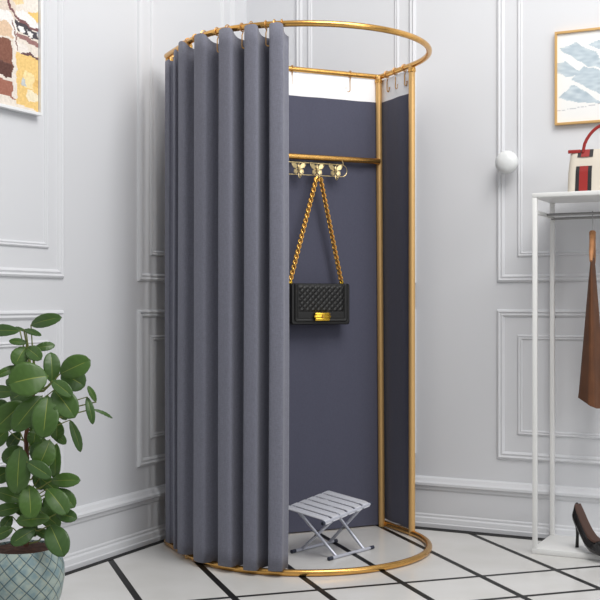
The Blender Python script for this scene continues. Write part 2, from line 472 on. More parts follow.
# ------------------------------------------------------------ butterfly hook rack
rp = back_at(318, .055)
rack = thing('hook_rack', 'pale gold wire rack of three butterfly hooks below the cross bar', 'hook rack', xyz(rp, zat(169.5, rp.y)), al)
k_ = rp.y/F                                   # metres per pixel there
def rx(px): return (px-318)*k_*1.06
def rz(py): return -(py-169.5)*k_
bm = bmesh.new(); a = rx(280); b = rx(343); r_ = .026
pts = [(a, 0, r_)] + [(b+r_*math.sin(t), 0, r_*math.cos(t)) for t in [PI*i/14 for i in range(15)]] + [(a, 0, -r_)]
pts += [(a-r_*math.sin(t), 0, -r_*math.cos(t)) for t in [PI*i/10 for i in range(1, 10)]]
sweep(bm, pts, .0017, 8, True)
for px in (287, 345):
    sweep(bm, [(rx(px), 0, r_), (rx(px), .006, .036), (rx(px), .018, .055)], .0016, 6)
obj('wire_frame', bm, M['gold_pale'], rack)
def butterfly():
    bm = bmesh.new()
    for s in (-1, 1):
        up = [(0, 0, .001), (.008, 0, .014), (.019, 0, .026), (.031, 0, .027), (.032, 0, .016), (.024, 0, .004), (.008, 0, -.001)]
        lo = [(0, 0, -.001), (.010, 0, -.003), (.021, 0, -.006), (.022, 0, -.018), (.013, 0, -.025), (.006, 0, -.016)]
        for w in (up, lo):
            pp = [(s*x, -.003-.10*abs(x), z) for x, y, z in w]
            sweep(bm, pp, .0016, 6, True)
            q = [bm.verts.new((s*x*.86+s*.001, -.003-.10*abs(x), z*.86)) for x, y, z in w[1:]]
            for dx in (0.0,):
                e = [bm.verts.new(v.co+Vector((0, .0012, 0))) for v in q]
                bm.faces.new(q); bm.faces.new(list(reversed(e)))
                for i in range(len(q)): bm.faces.new((q[i], q[(i+1) % len(q)], e[(i+1) % len(q)], e[i]))
        sweep(bm, [(0, -.004, .014), (s*.004, -.005, .022), (s*.009, -.005, .028)], .0009, 6)
    sweep(bm, [(0, -.004, -.020), (0, -.006, -.006), (0, -.006, .006), (0, -.004, .016)], [.0015, .004, .0048, .0025], 10)
    return bm
def hookpart():
    bm = bmesh.new()
    pts = [(0, -.003, -.016), (0, -.005, -.030), (0, -.008, -.038), (0, -.014, -.043), (0, -.021, -.041), (0, -.025, -.034)]
    sweep(bm, pts, .0022, 8); bmesh.ops.create_uvsphere(bm, u_segments=10, v_segments=8, radius=.0046, matrix=Matrix.Translation(pts[-1]))
    return bm
b0 = None
for px in (297.5, 316.5, 336):
    if b0 is None:
        b0 = obj('butterfly', butterfly(), M['gold_pale'], rack); h1 = obj('hook', hookpart(), M['gold_pale'], b0); b = b0
    else:
        b = b0.copy(); C.objects.link(b); b.parent = rack; h = h1.copy(); C.objects.link(h); h.parent = b
    b.location = (rx(px), 0, 0)

# ------------------------------------------------------------ black chain bag
bp = back_at(318.5, .075)
zt_ = zat(283.5, bp.y); zb_ = zat(324.5, bp.y); kb = bp.y/F
bag = thing('chain_handbag', 'small black quilted handbag hanging by a gold chain inside the booth', 'handbag', xyz(bp, zb_), al)
BW = 62*kb*1.05; BH = zt_-zb_; BD = .062
def rrect(w, h, r, n=5, x0=0, z0=0):
    out = []
    for cx, cz, a0 in ((w/2-r, h-r, 0), (-w/2+r, h-r, PI/2), (-w/2+r, r, PI), (w/2-r, r, 1.5*PI)):
        for i in range(n+1):
            a = a0+PI/2*i/n; out.append((x0+cx+r*math.cos(a), z0+cz+r*math.sin(a)))
    return out
bm = bmesh.new(); secs = []
for yy, ins in ((BD/2, .006), (BD/2-.006, 0), (-BD/2+.012, 0), (-BD/2+.006, .004)):
    secs.append([(x, yy, z) for x, z in rrect(BW-2*ins, BH-2*ins, .012, 5, 0, ins)])
loft(bm, secs); obj('body', bm, M['leather'], bag)
def quilt(w, h, r, yfront, diamonds):
    """closed flap with softly quilted face"""
    bm = bmesh.new(); nx, nz = 84, 56; g = {}
    def ins(x, z):
        dx = max(abs(x)-(w/2-r), 0); dz = max(r-z, 0)
        return dx*dx+dz*dz <= r*r if (dx > 0 and dz > 0) else True
    for i in range(nx+1):
        for k in range(nz+1):
            x = -w/2+w*i/nx; z = h*k/nz
            dx = abs(x)-(w/2-r); dz = r-z
            if dx > 0 and dz > 0:
                L = math.hypot(dx, dz)
                if L > r: x = math.copysign((w/2-r)+dx/L*r, x); z = r-dz/L*r
            y = yfront
            edge = min(w/2-abs(x), z+.0001)
            y -= .005*min(1, max(0, edge)/.006)
            if diamonds:
                fx, fz, fw = diamonds
                if abs(x) < fw and fx < z < fz:
                    a = (x+z)/.026*PI; b = (x-z)/.026*PI
                    e = min(fw-abs(x), z-fx, fz-z); e = min(1, e/.006)
                    y -= .0050*(abs(math.sin(a))*abs(math.sin(b)))**.5*e
                else:
                    e = min(abs(abs(x)-fw) if z > fx else 1, abs(z-fx) if abs(x) < fw+.002 else 1)
                    y += .002*max(0, 1-e/.003)
                e2 = min(w/2-abs(x), z)
                y += .0025*max(0, 1-abs(e2-.014)/.003)
            g[i, k] = bm.verts.new((x, y, z))
    for i in range(nx):
        for k in range(nz): bm.faces.new((g[i, k], g[i+1, k], g[i+1, k+1], g[i, k+1]))
    return bm
bm = quilt(BW-.026, BH-.012, .022, -BD/2+.008, (.046, BH-.020, BW/2-.034))
o = obj('flap', bm, M['leather'], bag, smooth=True, normals=True); o.location = (0, 0, .010)
s_ = o.modifiers.new('thick', 'SOLIDIFY'); s_.thickness = .003; s_.offset = 0
bm = bmesh.new(); zc = .034
box(bm, -.002, -BD/2-.008, zc, .068, .012, .034, .002); box(bm, -.002, -BD/2-.013, zc+.010, .070, .008, .008, .0015); box(bm, -.002, -BD/2-.013, zc-.010, .070, .008, .008, .0015)
box(bm, -.002, -BD/2-.012, zc, .078, .008, .007, .0015)
cl = obj('clasp', bm, M['gold_bright'], bag); tag(cl, 'gold clasp')
bm = bmesh.new(); bmesh.ops.create_cone(bm, cap_ends=True, segments=16, radius1=.006, radius2=.005, depth=.006, matrix=Matrix.Translation((-.002, -BD/2-.017, zc)) @ Matrix.Rotation(PI/2, 4, 'X'))
obj('clasp_button', bm, M['gold_chain'], cl)
# chain
bm = bmesh.new()
rk = rack.location
hookp = Vector(((317-319.5)*kb, 0, rk.z-.040-zb_))
hookw = Matrix.Rotation(al, 4, 'Z')
hp = Matrix.Translation(rack.location) @ hookw @ Vector((rx(317), -.014, -.0405))
hl = (Matrix.Translation(bag.location) @ hookw).inverted() @ hp
def link_chain(A, B, n):
    A = Vector(A); B = Vector(B); d = (B-A); L = d.length; d.normalize()
    side = d.cross(Vector((0, 1, 0))).normalized(); fr = Vector((0, 1, 0))
    pitch = L/n
    for i in range(n):
        c = A + d*(pitch*(i+.5)); w = (side if i % 2 == 0 else fr*.75+side*.45)
        w.normalize()
        pts = []
        for k in range(12):
            a = 2*PI*k/12
            pts.append(c + d*(pitch*.95*math.cos(a)) + w*(.0084*math.sin(a)))
        sweep(bm, pts, .0032, 6, True)
eL = Vector((-BW/2+.006, 0, BH+.008)); eR = Vector((BW/2-.030, -.0, BH+.008))
top = hl + Vector((0, 0, .002))
link_chain(top+Vector((-.010, 0, -.002)), eL, 40); link_chain(top+Vector((.010, 0, -.002)), eR, 40)
sweep(bm, [top+Vector((-.014, 0, -.008)), top+Vector((-.008, 0, .002)), top+Vector((0, 0, .004)), top+Vector((.008, 0, .002)), top+Vector((.014, 0, -.008))], .0048, 8)
ch = obj('chain_strap', bm, M['gold_chain'], bag); tag(ch, 'gold chain strap')
for e in (eL, eR):
    bm = bmesh.new(); box(bm, e.x, 0, BH+.003, .018, .012, .010, .002)
    sweep(bm, [(e.x+.007*math.cos(a), 0, BH+.010+.007*math.sin(a)) for a in [2*PI*k/12 for k in range(12)]], .0022, 6, True)
    obj('strap_loop', bm, M['gold_bright'], bag)

# ------------------------------------------------------------ folding stool
F0 = Vector((.112, 4.305)); W_ = Vector((.66, .7513)); Q_ = Vector((-.7513, .66)); LS = .272; SP = .19
stool = thing('folding_stool', 'small silver folding stool with slatted seat on the floor inside the booth', 'stool', xyz(F0, 0), math.atan2(W_.y, W_.x))
# local x = along the rails, local y = across
def tube(name, a, b, r, m=M['aluminium'], flat=1, parent=stool):
    bm = bmesh.new(); sweep(bm, [a, b], r, 10); return obj(name, bm, m, parent)
RF = .0075
def seat_z(x, y): return .157 + .165*(x*W_.y + y*Q_.y)
SO = -.035                                   # the seat sits slightly back along the rails
for y in (0, SP):
    f = tube('foot_rail', (0, y, RF), (LS, y, RF), RF-.0012)
    for a, b in ((-.004, .018), (LS-.018, LS+.004)): tube('foot_cap', (a, y, RF), (b, y, RF), RF, M['rubber'], parent=f)
sy0, sy1 = -.008, SP+.014
for x in (.045, LS-.055):
    for (y0, y1, dx) in ((0, sy1-.012, 0), (SP, sy0+.012, .012)):
        bm = bmesh.new(); sweep(bm, [(x+dx, y0, RF), (x+dx+SO*.6, y1, seat_z(x+dx+SO*.6, y1)-.006)], .0062, 10); obj('leg', bm, M['aluminium'], stool)
    xm = x+.006+SO*.3; ym = (0+sy1-.012+SP+sy0+.012)/4
    bm = bmesh.new(); sweep(bm, [(xm-.012, ym, .080), (xm+.016, ym, .080)], .004, 8); obj('pivot_bolt', bm, M['grey_metal'], stool)
for y in (sy0, sy1):
    x0, x1 = SO-.012, SO+LS+.012
    f = tube('seat_rail', (x0, y, seat_z(x0, y)), (x1, y, seat_z(x1, y)), .0065)
    for a, b in ((x0-.003, x0+.008), (x1-.008, x1+.003)): tube('rail_cap', (a, y, seat_z(a, y)), (b, y, seat_z(b, y)), .0072, M['rubber'], parent=f)
ns = 6; wsl = (LS+.012)/ns
for i in range(ns):
    x0 = SO-.006+wsl*i+.004; x1 = x0+wsl-.012
    bm = bmesh.new(); secs = []
    for (y, dz) in ((sy0-.006, -.006), (sy0-.001, .004), (sy0+.012, .0075), (sy1-.012, .0075), (sy1+.001, .004), (sy1+.006, -.006)):
        z = lambda x: seat_z(x, y)+dz
        secs.append([(x0, y, z(x0)), (x0, y, z(x0)+.003), (x0+.003, y, z(x0)+.0045), (x1-.003, y, z(x1)+.0045), (x1, y, z(x1)+.003), (x1, y, z(x1))])
    loft(bm, secs); obj('slat', bm, M['slat'], stool)

# ------------------------------------------------------------ painted pictures
def inpoly(x, y, P):
    c = False; n = len(P); j = n-1
    for i in range(n):
        xi, yi = P[i]; xj, yj = P[j]
        if (yi > y) != (yj > y) and x < (xj-xi)*(y-yi)/(yj-yi)+xi: c = not c
        j = i
    return c
def seg_d(x, y, P):
    best = 1e9
    for (a, b), (c, d) in zip(P, P[1:]):
        L = (c-a)**2+(d-b)**2; t = max(0, min(1, ((x-a)*(c-a)+(y-b)*(d-b))/L)); best = min(best, math.hypot(x-a-t*(c-a), y-b-t*(d-b)))
    return best
def canvas(name, D, N, t0, t1, z0, z1, off, x_of, y_of, colour, nx, ny, parent, origin, m):
    bm = bmesh.new(); cl_ = bm.loops.layers.float_color.new('Col')
    g = [[bm.verts.new((C0+D*(t0+(t1-t0)*i/nx)+N*off).to_3d() + Vector((0, 0, z0+(z1-z0)*k/ny)) - origin) for k in range(ny+1)] for i in range(nx+1)]
    for i in range(nx):
        for k in range(ny):
            f = bm.faces.new((g[i][k], g[i+1][k], g[i+1][k+1], g[i][k+1]))
            c = s2l(colour(x_of((i+.5)/nx), y_of((k+.5)/ny)))+(1,)
            for lp in f.loops: lp[cl_] = c
    return obj(name, bm, m, parent, smooth=False, normals=False)
def wall_frame(D, N, t0, t1, z0, z1, w, d, origin, m, parent, name='frame'):
    bm = bmesh.new(); prof = [(0, 0), (0, d), (w, d), (w, d*.5), (w*.95, 0)]; rings = []
    for (t, z, st, sz) in ((t0, z0, 1, 1), (t1, z0, -1, 1), (t1, z1, -1, -1), (t0, z1, 1, -1)):
        rings.append([bm.verts.new((C0+D*(t+st*i)+N*(o+.002)).to_3d() + Vector((0, 0, z+sz*i)) - origin) for i, o in prof])
    for a, b in zip(rings, rings[1:]+rings[:1]):
        for k in range(len(prof)-1): bm.faces.new((a[k], a[k+1], b[k+1], b[k]))
    obj(name, bm, m, parent, smooth=False)
    bm = bmesh.new(); q = [bm.verts.new((C0+D*t+N*.003).to_3d()+Vector((0, 0, z))-origin) for t, z in ((t0+.004, z0+.004), (t1-.004, z0+.004), (t1-.004, z1-.004), (t0+.004, z1-.004))]
    q2 = [bm.verts.new(v.co+N.to_3d()*(d*.35)) for v in q]
    bm.faces.new(q); bm.faces.new(q2)
    for i in range(4): bm.faces.new((q[i], q[(i+1) % 4], q2[(i+1) % 4], q2[i]))
    obj('backing', bm, M['white_frame'], parent, smooth=False)
from mathutils import noise as nz_
POLY = [
 ((222, 207, 192), [(-60, -80), (20, -80), (9, 40), (-60, 50)]), ((234, 226, 216), [(8, -60), (40, -60), (40, 16), (22, 18), (10, 12)]),
 ((236, 210, 160), [(9, 2), (17, 3), (20, 14), (12, 18), (8, 12)]), ((237, 198, 118), [(23, 20), (38, 16), (39, 28), (31, 26)]),
 ((240, 236, 234), [(10, 22), (20, 19), (30, 24), (37, 33), (30, 35), (14, 29)]), ((238, 234, 230), [(-10, 26), (6, 26), (12, 36), (13, 50), (-10, 44)]),
 ((72, 66, 72), [(11, 31), (22, 34), (34, 38), (34, 44), (24, 44), (13, 41)]), ((240, 238, 236), [(14, 37), (19, 36), (21, 41), (16, 42)]), ((235, 232, 230), [(23, 38), (29, 39), (30, 43), (24, 43)]),
 ((172, 178, 188), [(34, 34), (39, 35), (39, 46), (35, 45)]), ((152, 112, 108), [(13, 43), (26, 45), (39, 49), (39, 53), (22, 50), (12, 46)]),
 ((222, 192, 162), [(-30, 34), (5, 36), (10, 50), (-30, 54)]), ((130, 84, 68), [(-60, 52), (6, 53), (9, 62), (8, 88), (-60, 80)]), ((92, 58, 50), [(-60, 70), (7, 76), (9, 89), (-60, 84)]),
 ((160, 104, 86), [(-60, 89), (9, 92), (12, 108), (-60, 104)]), ((236, 228, 220), [(9, 50), (24, 53), (24, 62), (11, 64)]),
 ((238, 201, 128), [(12, 62), (39, 62), (39, 116), (12, 112)]), ((246, 222, 166), [(20, 78), (30, 80), (29, 96), (19, 94)]), ((242, 230, 200), [(22, 96), (36, 98), (35, 106), (24, 108)]),
 ((196, 200, 200), [(18, 86), (22, 86), (22, 93), (18, 93)]), ((232, 222, 212), [(8, 58), (12, 60), (13, 108), (9, 106)]), ((226, 184, 110), [(30, 84), (38, 84), (38, 94), (31, 92)])]
STK = [((122, 82, 84), 1.1, [(5, -10), (5, 18), (11, 29), (22, 33), (36, 36)]), ((104, 72, 74), 1.2, [(18, 62), (27, 61), (38, 67)]), ((150, 120, 110), .7, [(8, 34), (11, 44), (14, 60)]), ((100, 68, 60), .6, [(-20, 74), (8, 77)])]
def abstract(x, y):
    wx = x+2.4*nz_.noise(Vector((x*.16, y*.16, 0))); wy = y+2.4*nz_.noise(Vector((x*.16, y*.16, 7)))
    c = (230, 220, 208)
    for col, P in POLY:
        if inpoly(wx, wy, P): c = col
    for col, w, P in STK:
        if seg_d(wx, wy, P) < w: c = col
    k = 14*nz_.noise(Vector((x*.5, y*.5, 3)))+8*nz_.noise(Vector((x*1.6, y*.4, 9)))
    return tuple(max(0, min(255, v+k)) for v in c)
ta = tl(36.5); pY = (C0+EL*ta).y; z0 = zat(116.5, pY); off = .022
org = (C0+EL*(ta+.4)).to_3d()+Vector((0, 0, z0))
tA, tB = ta, ta+.80; zA, zB = z0, z0+.95
pic = thing('wall_picture', 'abstract painting in ochre, brown and white on the left wall, slim white frame', 'picture', org)
wall_frame(EL, NL, tA, tB, zA, zB, .010, .026, org, M['white_frame'], pic)
ipx = 1/(300-39.5)
def px_of(u):                                # photo column of a canvas position
    p = C0+EL*(tA+.012+(tB-tA-.024)*u); return 300+p.x/p.y*F
def py_of(v): return 116 - v*(zB-zA-.024)*F/pY
canvas('canvas', EL, NL, tA+.012, tB-.012, zA+.012, zB-.012, .018, px_of, py_of, abstract, 200, 230, pic, org, M['paint'])

LV = [[(560, 46), (576, 40), (596, 52), (606, 70), (588, 66)], [(572, 78), (584, 66), (604, 72), (622, 92), (600, 96)], [(560, 96), (572, 84), (588, 92), (602, 104), (580, 103)],
      [(590, 44), (612, 36), (640, 50), (618, 60)], [(610, 76), (640, 66), (660, 84), (632, 92)], [(548, 62), (566, 58), (582, 72), (566, 76)]]
def botanic(x, y):
    c = (238, 238, 236)
    wx = x+2*nz_.noise(Vector((x*.1, y*.1, 0))); wy = y+2*nz_.noise(Vector((x*.1, y*.1, 5)))
    for i, P in enumerate(LV):
        if inpoly(wx, wy, P):
            k = nz_.noise(Vector((x*.12+i, y*.35, i*3)))*40; c = (188+k*.7, 201+k*.6, 209+k*.5)
    if abs(y-107.5+(x-579)*.1) < .45 and (int(x*1.3) % 5): c = (196, 196, 200)
    return tuple(max(0, min(255, v)) for v in c)
tq = tr(556); tq2 = tr(556)+.62; pq = C0+ER*tr(590)
zq0 = zat(123.5, pq.y); zq1 = zat(29.5, pq.y)
org = (C0+ER*(tq+.3)).to_3d()+Vector((0, 0, zq0))
pic2 = thing('wall_picture', 'pale blue leaf print in a thin gold frame above the striped bag', 'picture', org)
wall_frame(ER, NR, tq, tq2, zq0, zq1, .009, .022, org, M['gold_satin'], pic2)
def qx(u):
    p = C0+ER*(tq+.009+(tq2-tq-.018)*u); return 300+p.x/p.y*F
canvas('print', ER, NR, tq+.009, tq2-.009, zq0+.009, zq1-.009, .014, qx, lambda v: 122-v*92, botanic, 130, 90, pic2, org, M['paint'])

# white knob on the right wall
kp = C0+ER*tr(511)+NR*.001; kz = zat(164, kp.y)
bm = bmesh.new(); lathe(bm, [(.0005, 0), (.030, 0), (.031, .006), (.016, .012), (.014, .030), (.030, .038), (.045, .050), (.050, .066), (.045, .082), (.028, .094), (.0005, .098)], 40)
bmesh.ops.remove_doubles(bm, verts=bm.verts, dist=.002)
kn = obj('wall_peg', bm, M['knob']); kn.location = xyz(kp, kz)
kn.rotation_euler = Vector((NR.x, NR.y, 0)).to_track_quat('Z', 'Y').to_euler()
tag(kn, 'round white peg on the right wall beside the leaf print', 'wall peg')

# ------------------------------------------------------------ clothes rack at the right wall
tk0 = tr(553); tk1 = tk0+1.05
D_ = .31                                      # depth of the rack off the wall
def rw(t, o, z): return (C0+ER*t+NR*o).to_3d()+Vector((0, 0, z))
fp = hit(590, C0+NR*(D_+.03), ER)[1]
zsh = zat(190.5, fp.y)
org = rw(tk0, 0, 0); ang = math.atan2(ER.y, ER.x)
crk = thing('clothes_rack', 'white open clothes rack with top shelf, rails and low base at the right wall', 'clothes rack', org, ang)
# local: x along the wall, y = -distance off the wall
Lr = tk1-tk0; y0 = -.04; y1 = -(D_+.03)
bm = bmesh.new(); box(bm, Lr/2, (y0+y1)/2, zsh-.009, Lr, y0-y1, .018, .003); obj('shelf', bm, M['white_metal'], crk)
bm = bmesh.new(); box(bm, Lr/2, (y0+y1)/2, .011, Lr, y0-y1, .022, .003); obj('base_board', bm, M['white_metal'], crk)
zr1 = zat(212.5, 4.45); zr2 = zat(217.5, 4.6)
for yy, z in ((-.17, zr1), (-.06, zr2)):
    bm = bmesh.new(); sweep(bm, [(.008, yy, z), (Lr-.008, yy, z)], .0055, 10); obj('rail', bm, M['grey_metal'], crk)
for x in (.010, Lr-.010):
    for yy in (y0-.010, y1+.010):
        bm = bmesh.new(); box(bm, x, yy, (.022+zsh-.018)/2, .018, .018, zsh-.018-.022, .002); obj('upright', bm, M['white_metal'], crk)
    bm = bmesh.new(); box(bm, x, (y0+y1)/2, zr1, .014, y0-y1-.02, .014, .001); obj('side_bar', bm, M['white_metal'], crk)

# striped bag on the shelf
hb = hit(578, C0+NR*.17, ER)[0]
sbw = .30; sbh = .178
sb = thing('striped_handbag', 'beige handbag with red and black stripes and a red handle on the shelf', 'handbag', rw(hb+sbw/2-.035, .17, zsh), ang)
def bag_secs(w, d, h, x0=0):
    out = []
    for z, kx, ky in ((0, .97, .9), (.008, 1, 1), (h*.5, .985, .9), (h*.9, .94, .62), (h, .93, .5)):
        out.append([(x0*kx+xx*kx, yy*ky, z) for xx, yy in [(p[0], p[1]-d/2) for p in rrect(w, d, min(w, d)*.25, 4)]])
    return out
bm = bmesh.new(); loft(bm, bag_secs(sbw, .115, sbh)); obj('body', bm, M['beige_leather'], sb)
def band(name, xa, xb, m, grow, za=0.008, zb=sbh):
    bm = bmesh.new(); secs = []
    for z, kx, ky in ((.008, 1, 1), (sbh*.5, .985, .9), (sbh*.62, .974, .824)):
        y = .115/2*ky+grow; secs.append([(xa*kx, -y, z), (xb*kx, -y, z), (xb*kx, -y+.004, z), (xa*kx, -y+.004, z)])
    loft(bm, secs); obj(name, bm, m, sb, smooth=False)
    bm = bmesh.new(); secs = []
    for z, kx, ky in ((sbh*.83, .952, .70), (sbh*.9, .94, .62), (sbh, .93, .5)):
        y = .115/2*ky+grow; secs.append([(xa*kx, -y, z), (xb*kx, -y, z), (xb*kx, -y+.004, z), (xa*kx, -y+.004, z)])
    loft(bm, secs); obj(name, bm, m, sb, smooth=False)
for s in (-1, 1):
    c_ = s*.082
    band('black_stripe', c_-.032, c_+.032, M['black_band'], .0015); band('red_stripe', c_-.017, c_+.017, M['red_leather'], .003)
bm = bmesh.new(); hh = .105
sweep(bm, [(-.088+.176*i/24, -.035, sbh-.012 + hh*math.sin(PI*i/24)**.55) for i in range(25)], .0065, 10); obj('handle', bm, M['red_leather'], sb)
bm = bmesh.new(); box(bm, -.122, -.034, sbh-.006, .05, .006, .014, .002); obj('tab', bm, M['red_leather'], sb)

# hanger with brown garment, seen edge on
ht = hit(592.5, C0+NR*.17, ER)[0]; yaw = math.radians(9)
gx = math.atan2(NR.y, NR.x)+yaw
hgp = rw(ht, .17, zr1)
hg = thing('clothes_hanger', 'wooden hanger with wire hook on the rail above the brown garment', 'hanger', hgp, gx)
bm = bmesh.new(); pts = [(.0075*math.cos(a), 0, .0075*math.sin(a)) for a in [math.radians(-30+i*210/10) for i in range(11)]]
pts = [(p[0], 0, p[2]) for p in pts] + [(-.0075, 0, -.012), (-.002, 0, -.030), (0, 0, -.075)]
sweep(bm, pts, .0020, 8); obj('hook', bm, M['grey_metal'], hg)
bm = bmesh.new(); sweep(bm, [(.120, 0, -.195), (.095, 0, -.165), (.05, 0, -.115), (0, 0, -.078), (-.05, 0, -.115), (-.095, 0, -.165), (-.12, 0, -.195)], [.006, .009, .010, .011, .010, .009, .006], 10)
obj('shoulder_bar', bm, M['wood'], hg)
bm = bmesh.new(); secs = []
for i in range(16):
    h = i/15; z = -.188-h*.560
    w = .118+.02*h; th = .006+.040*h**.8
    s = []
    for k in range(28):
        a = 2*PI*k/28; wob = 1+.28*h*math.sin(5*a+1)
        zz = z + .010*math.sin(a)*(1-h) - (.025*math.sin(a+.5) if i == 15 else 0)
        s.append((w*math.cos(a), th*math.sin(a)*wob, zz))
    secs.append(s)
loft(bm, secs); gm = obj('hanging_garment', bm, M['brown_cloth']); gm.location = hgp; gm.rotation_euler = (0, 0, gx)
tag(gm, 'long dark brown garment hanging edge-on from the rack rail', 'garment')

# pump shoe on the base board
sp_ = hit(584, C0+NR*.28, ER)[1]
shoe = thing('pump_shoe', 'black high heeled pump standing on the low base of the rack', 'shoe', xyz(sp_, .022), math.radians(-72))
# local x = heel to toe
ST = [  # x, half width, sole z, top z
 (-.052, .020, .094, .178), (-.045, .026, .088, .172), (-.028, .030, .080, .150), (.0, .031, .060, .118), (.030, .033, .036, .088), (.060, .037, .016, .066),
 (.085, .040, .006, .058), (.105, .038, .003, .055), (.130, .030, .003, .042), (.150, .018, .003, .026), (.162, .006, .004, .014)]
bm = bmesh.new(); secs = []
for x, w, z0_, z1_ in ST:
    s = []
    for k in range(16):
        a = -PI/2+2*PI*k/16; s.append((x, w*math.cos(a)*(1 if math.sin(a) < .2 else .82), (z0_+z1_)/2+(z1_-z0_)/2*math.sin(a)))
    secs.append(s)
loft(bm, secs); obj('upper', bm, M['leather_gloss'], shoe)
bm = bmesh.new(); secs = []
for x, w, z0_, z1_ in ST[1:8]:
    secs.append([(x, -w*.62, z1_-.004), (x, w*.62, z1_-.004), (x, w*.5, z1_+.0015), (x, -w*.5, z1_+.0015)])
loft(bm, secs); obj('insole', bm, M['insole'], shoe)
bm = bmesh.new(); secs = []
for z, r, x in ((0, .007, -.050), (.05, .006, -.047), (.08, .010, -.043), (.10, .020, -.036)):
    secs.append([(x+r*math.cos(a), r*math.sin(a), z) for a in [2*PI*k/12 for k in range(12)]])
loft(bm, secs); obj('heel', bm, M['leather_gloss'], shoe)

# ------------------------------------------------------------ potted rubber plant
PYD = 3.4; pk = PYD/F
pc = Vector(((22-300)*pk, PYD)); rim = .262
pot = thing('potted_plant', 'rubber plant with broad oval leaves in a blue-green diamond patterned pot', 'potted plant', xyz(pc, 0))
bm = bmesh.new()
lathe(bm, [(.0005, 0), (.070, 0), (.078, .006), (.100, .05), (.118, .105), (.127, .155), (.126, .195), (.117, .224), (.107, .244), (.104, .249), (.101, .249), (.100, .244), (.102, .232), (.10, .20)], 64, True)
obj('pot', bm, M['pot'], pot)
bm = bmesh.new(); lathe(bm, [(.1015, .238), (.095, .244), (.07, .246), (.045, .248), (.02, .250), (.0005, .251)], 40)
for v in bm.verts: v.co.z += .004*nz_.noise(v.co*40)
obj('soil', bm, M['soil'], pot)
def PX(x, y, dep=0):
    """photo point carried at plant distance + dep, local to the pot"""
    Y = PYD+dep; return Vector(((x-300)*Y/F-pc.x, Y-pc.y, zat(y, Y)))
bm = bmesh.new()
trunk = [PX(26, 553), PX(26, 520, .01), PX(25, 490, 0), PX(27, 462, -.01), PX(26, 436, .0), PX(30, 410, .01), PX(34, 392, .01)]
sweep(bm, trunk, [.0085, .0082, .0078, .0074, .0068, .006, .005], 10)
obj('stem', bm, M['stem'], pot)
LEAF = [ # base xy, tip xy, width px, depth base, depth tip(toward camera negative), tone
 (31, 325, 61, 317, 13, .0, -.03, 1), (20, 331, -12, 331, 12, .0, .02, .95), (24, 330, 41, 335, 6, 0, -.03, .7), (26, 331, 12, 328, 4, 0, .03, .6), (27, 343, 9, 341, 7, 0, -.02, .85),
 (26, 347, 15, 365, 17, 0, -.04, 1), (34, 349, 55, 345, 9, .01, .03, .85), (27, 348, 41, 359, 14, -.01, -.05, .95), (18, 366, -6, 377, 8, 0, -.05, .5),
 (48, 376, 8, 384, 33, -.06, -.10, 1.1), (52, 383, 51, 352, 16, -.02, .0, .95), (60, 374, 90, 360, 22, -.03, -.04, 1.1), (61, 373, 85, 386, 22, -.01, .0, .95), (52, 381, 72, 396, 13, -.06, -.09, .9),
 (54, 390, 75, 417, 23, -.05, -.09, 1.05), (48, 396, 43, 438, 25, -.07, -.12, 1.1), (42, 396, 13, 431, 22, -.05, -.09, 1.0), (24, 402, -6, 430, 24, -.03, -.07, .95),
 (16, 392, -10, 392, 13, 0, .03, .55), (34, 388, 10, 400, 20, .0, .0, .75), (96, 402, 88, 386, 6, -.02, -.03, .8), (87, 397, 93, 424, 8, -.02, -.05, .85), (92, 409, 113, 418, 3.5, -.02, .02, .7),
 (70, 420, 81, 452, 9, .0, .0, .6), (57, 420, 57, 440, 14, .02, .02, .5), (44, 438, 36, 462, 18, .0, -.04, .8), (36, 428, 33, 446, 14, .0, -.02, .7),
 (50, 440, 38, 468, 22, -.05, -.08, 1.05), (20, 447, 17, 495, 23, -.07, -.10, 1.05), (57, 444, 55, 480, 11, .0, -.02, .45), (27, 462, 51, 477, 15, -.09, -.11, 1.0), (51, 481, 80, 480, 14, -.02, -.04, .95),
 (47, 489, 67, 514, 20, -.07, -.10, 1.05), (56, 489, 75, 507, 15, -.03, -.04, .9), (29, 485, 31, 519, 21, -.08, -.12, 1.0), (22, 500, -5, 491, 14, -.02, -.05, .9), (50, 518, 16, 521, 14, -.05, -.08, .9),
 (56, 514, 77, 518, 13, -.02, -.03, .9), (50, 525, 64, 556, 22, -.07, -.12, 1.15), (35, 529, 11, 544, 15, -.06, -.10, .95), (13, 528, -8, 538, 12, -.03, -.06, .7), (22, 507, -7, 513, 13, .02, .0, .5),
 (38, 508, 60, 527, 16, .01, .0, .55), (22, 447, 3, 462, 17, .02, .0, .5), (40, 478, 58, 492, 14, .02, .02, .6), (34, 530, 52, 537, 9, .02, .02, .45), (36, 470, 42, 490, 12, .03, .03, .55),
 (12, 516, 2, 530, 12, .03, .02, .5), (50, 428, 66, 444, 10, .04, .04, .5), (20, 432, 8, 448, 12, .04, .04, .45), (30, 498, 42, 514, 12, .03, .02, .5), (44, 498, 58, 516, 13, .03, .01, .6), (10, 470, -8, 480, 16, .03, .0, .6),
 (16, 404, 20, 428, 18, .03, .02, .6), (36, 404, 34, 430, 20, .01, .0, .6), (60, 396, 66, 420, 14, .03, .02, .55), (8, 430, -10, 446, 16, .02, .0, .7),
 (28, 470, 8, 478, 15, .05, .04, 1), (40, 455, 60, 462, 14, .05, .03, 1), (18, 488, 2, 500, 15, .05, .04, 1), (32, 512, 14, 506, 14, .05, .03, 1), (46, 500, 66, 498, 13, .05, .05, 1), (24, 520, 36, 536, 13, .05, .03, 1),
 (10, 412, -8, 404, 16, .05, .05, 1), (28, 412, 46, 420, 16, .06, .05, 1), (48, 532, 56, 516, 10, .04, .04, 1), (30, 440, 44, 452, 14, .06, .05, 1), (6, 380, 22, 388, 13, .05, .04, 1)]
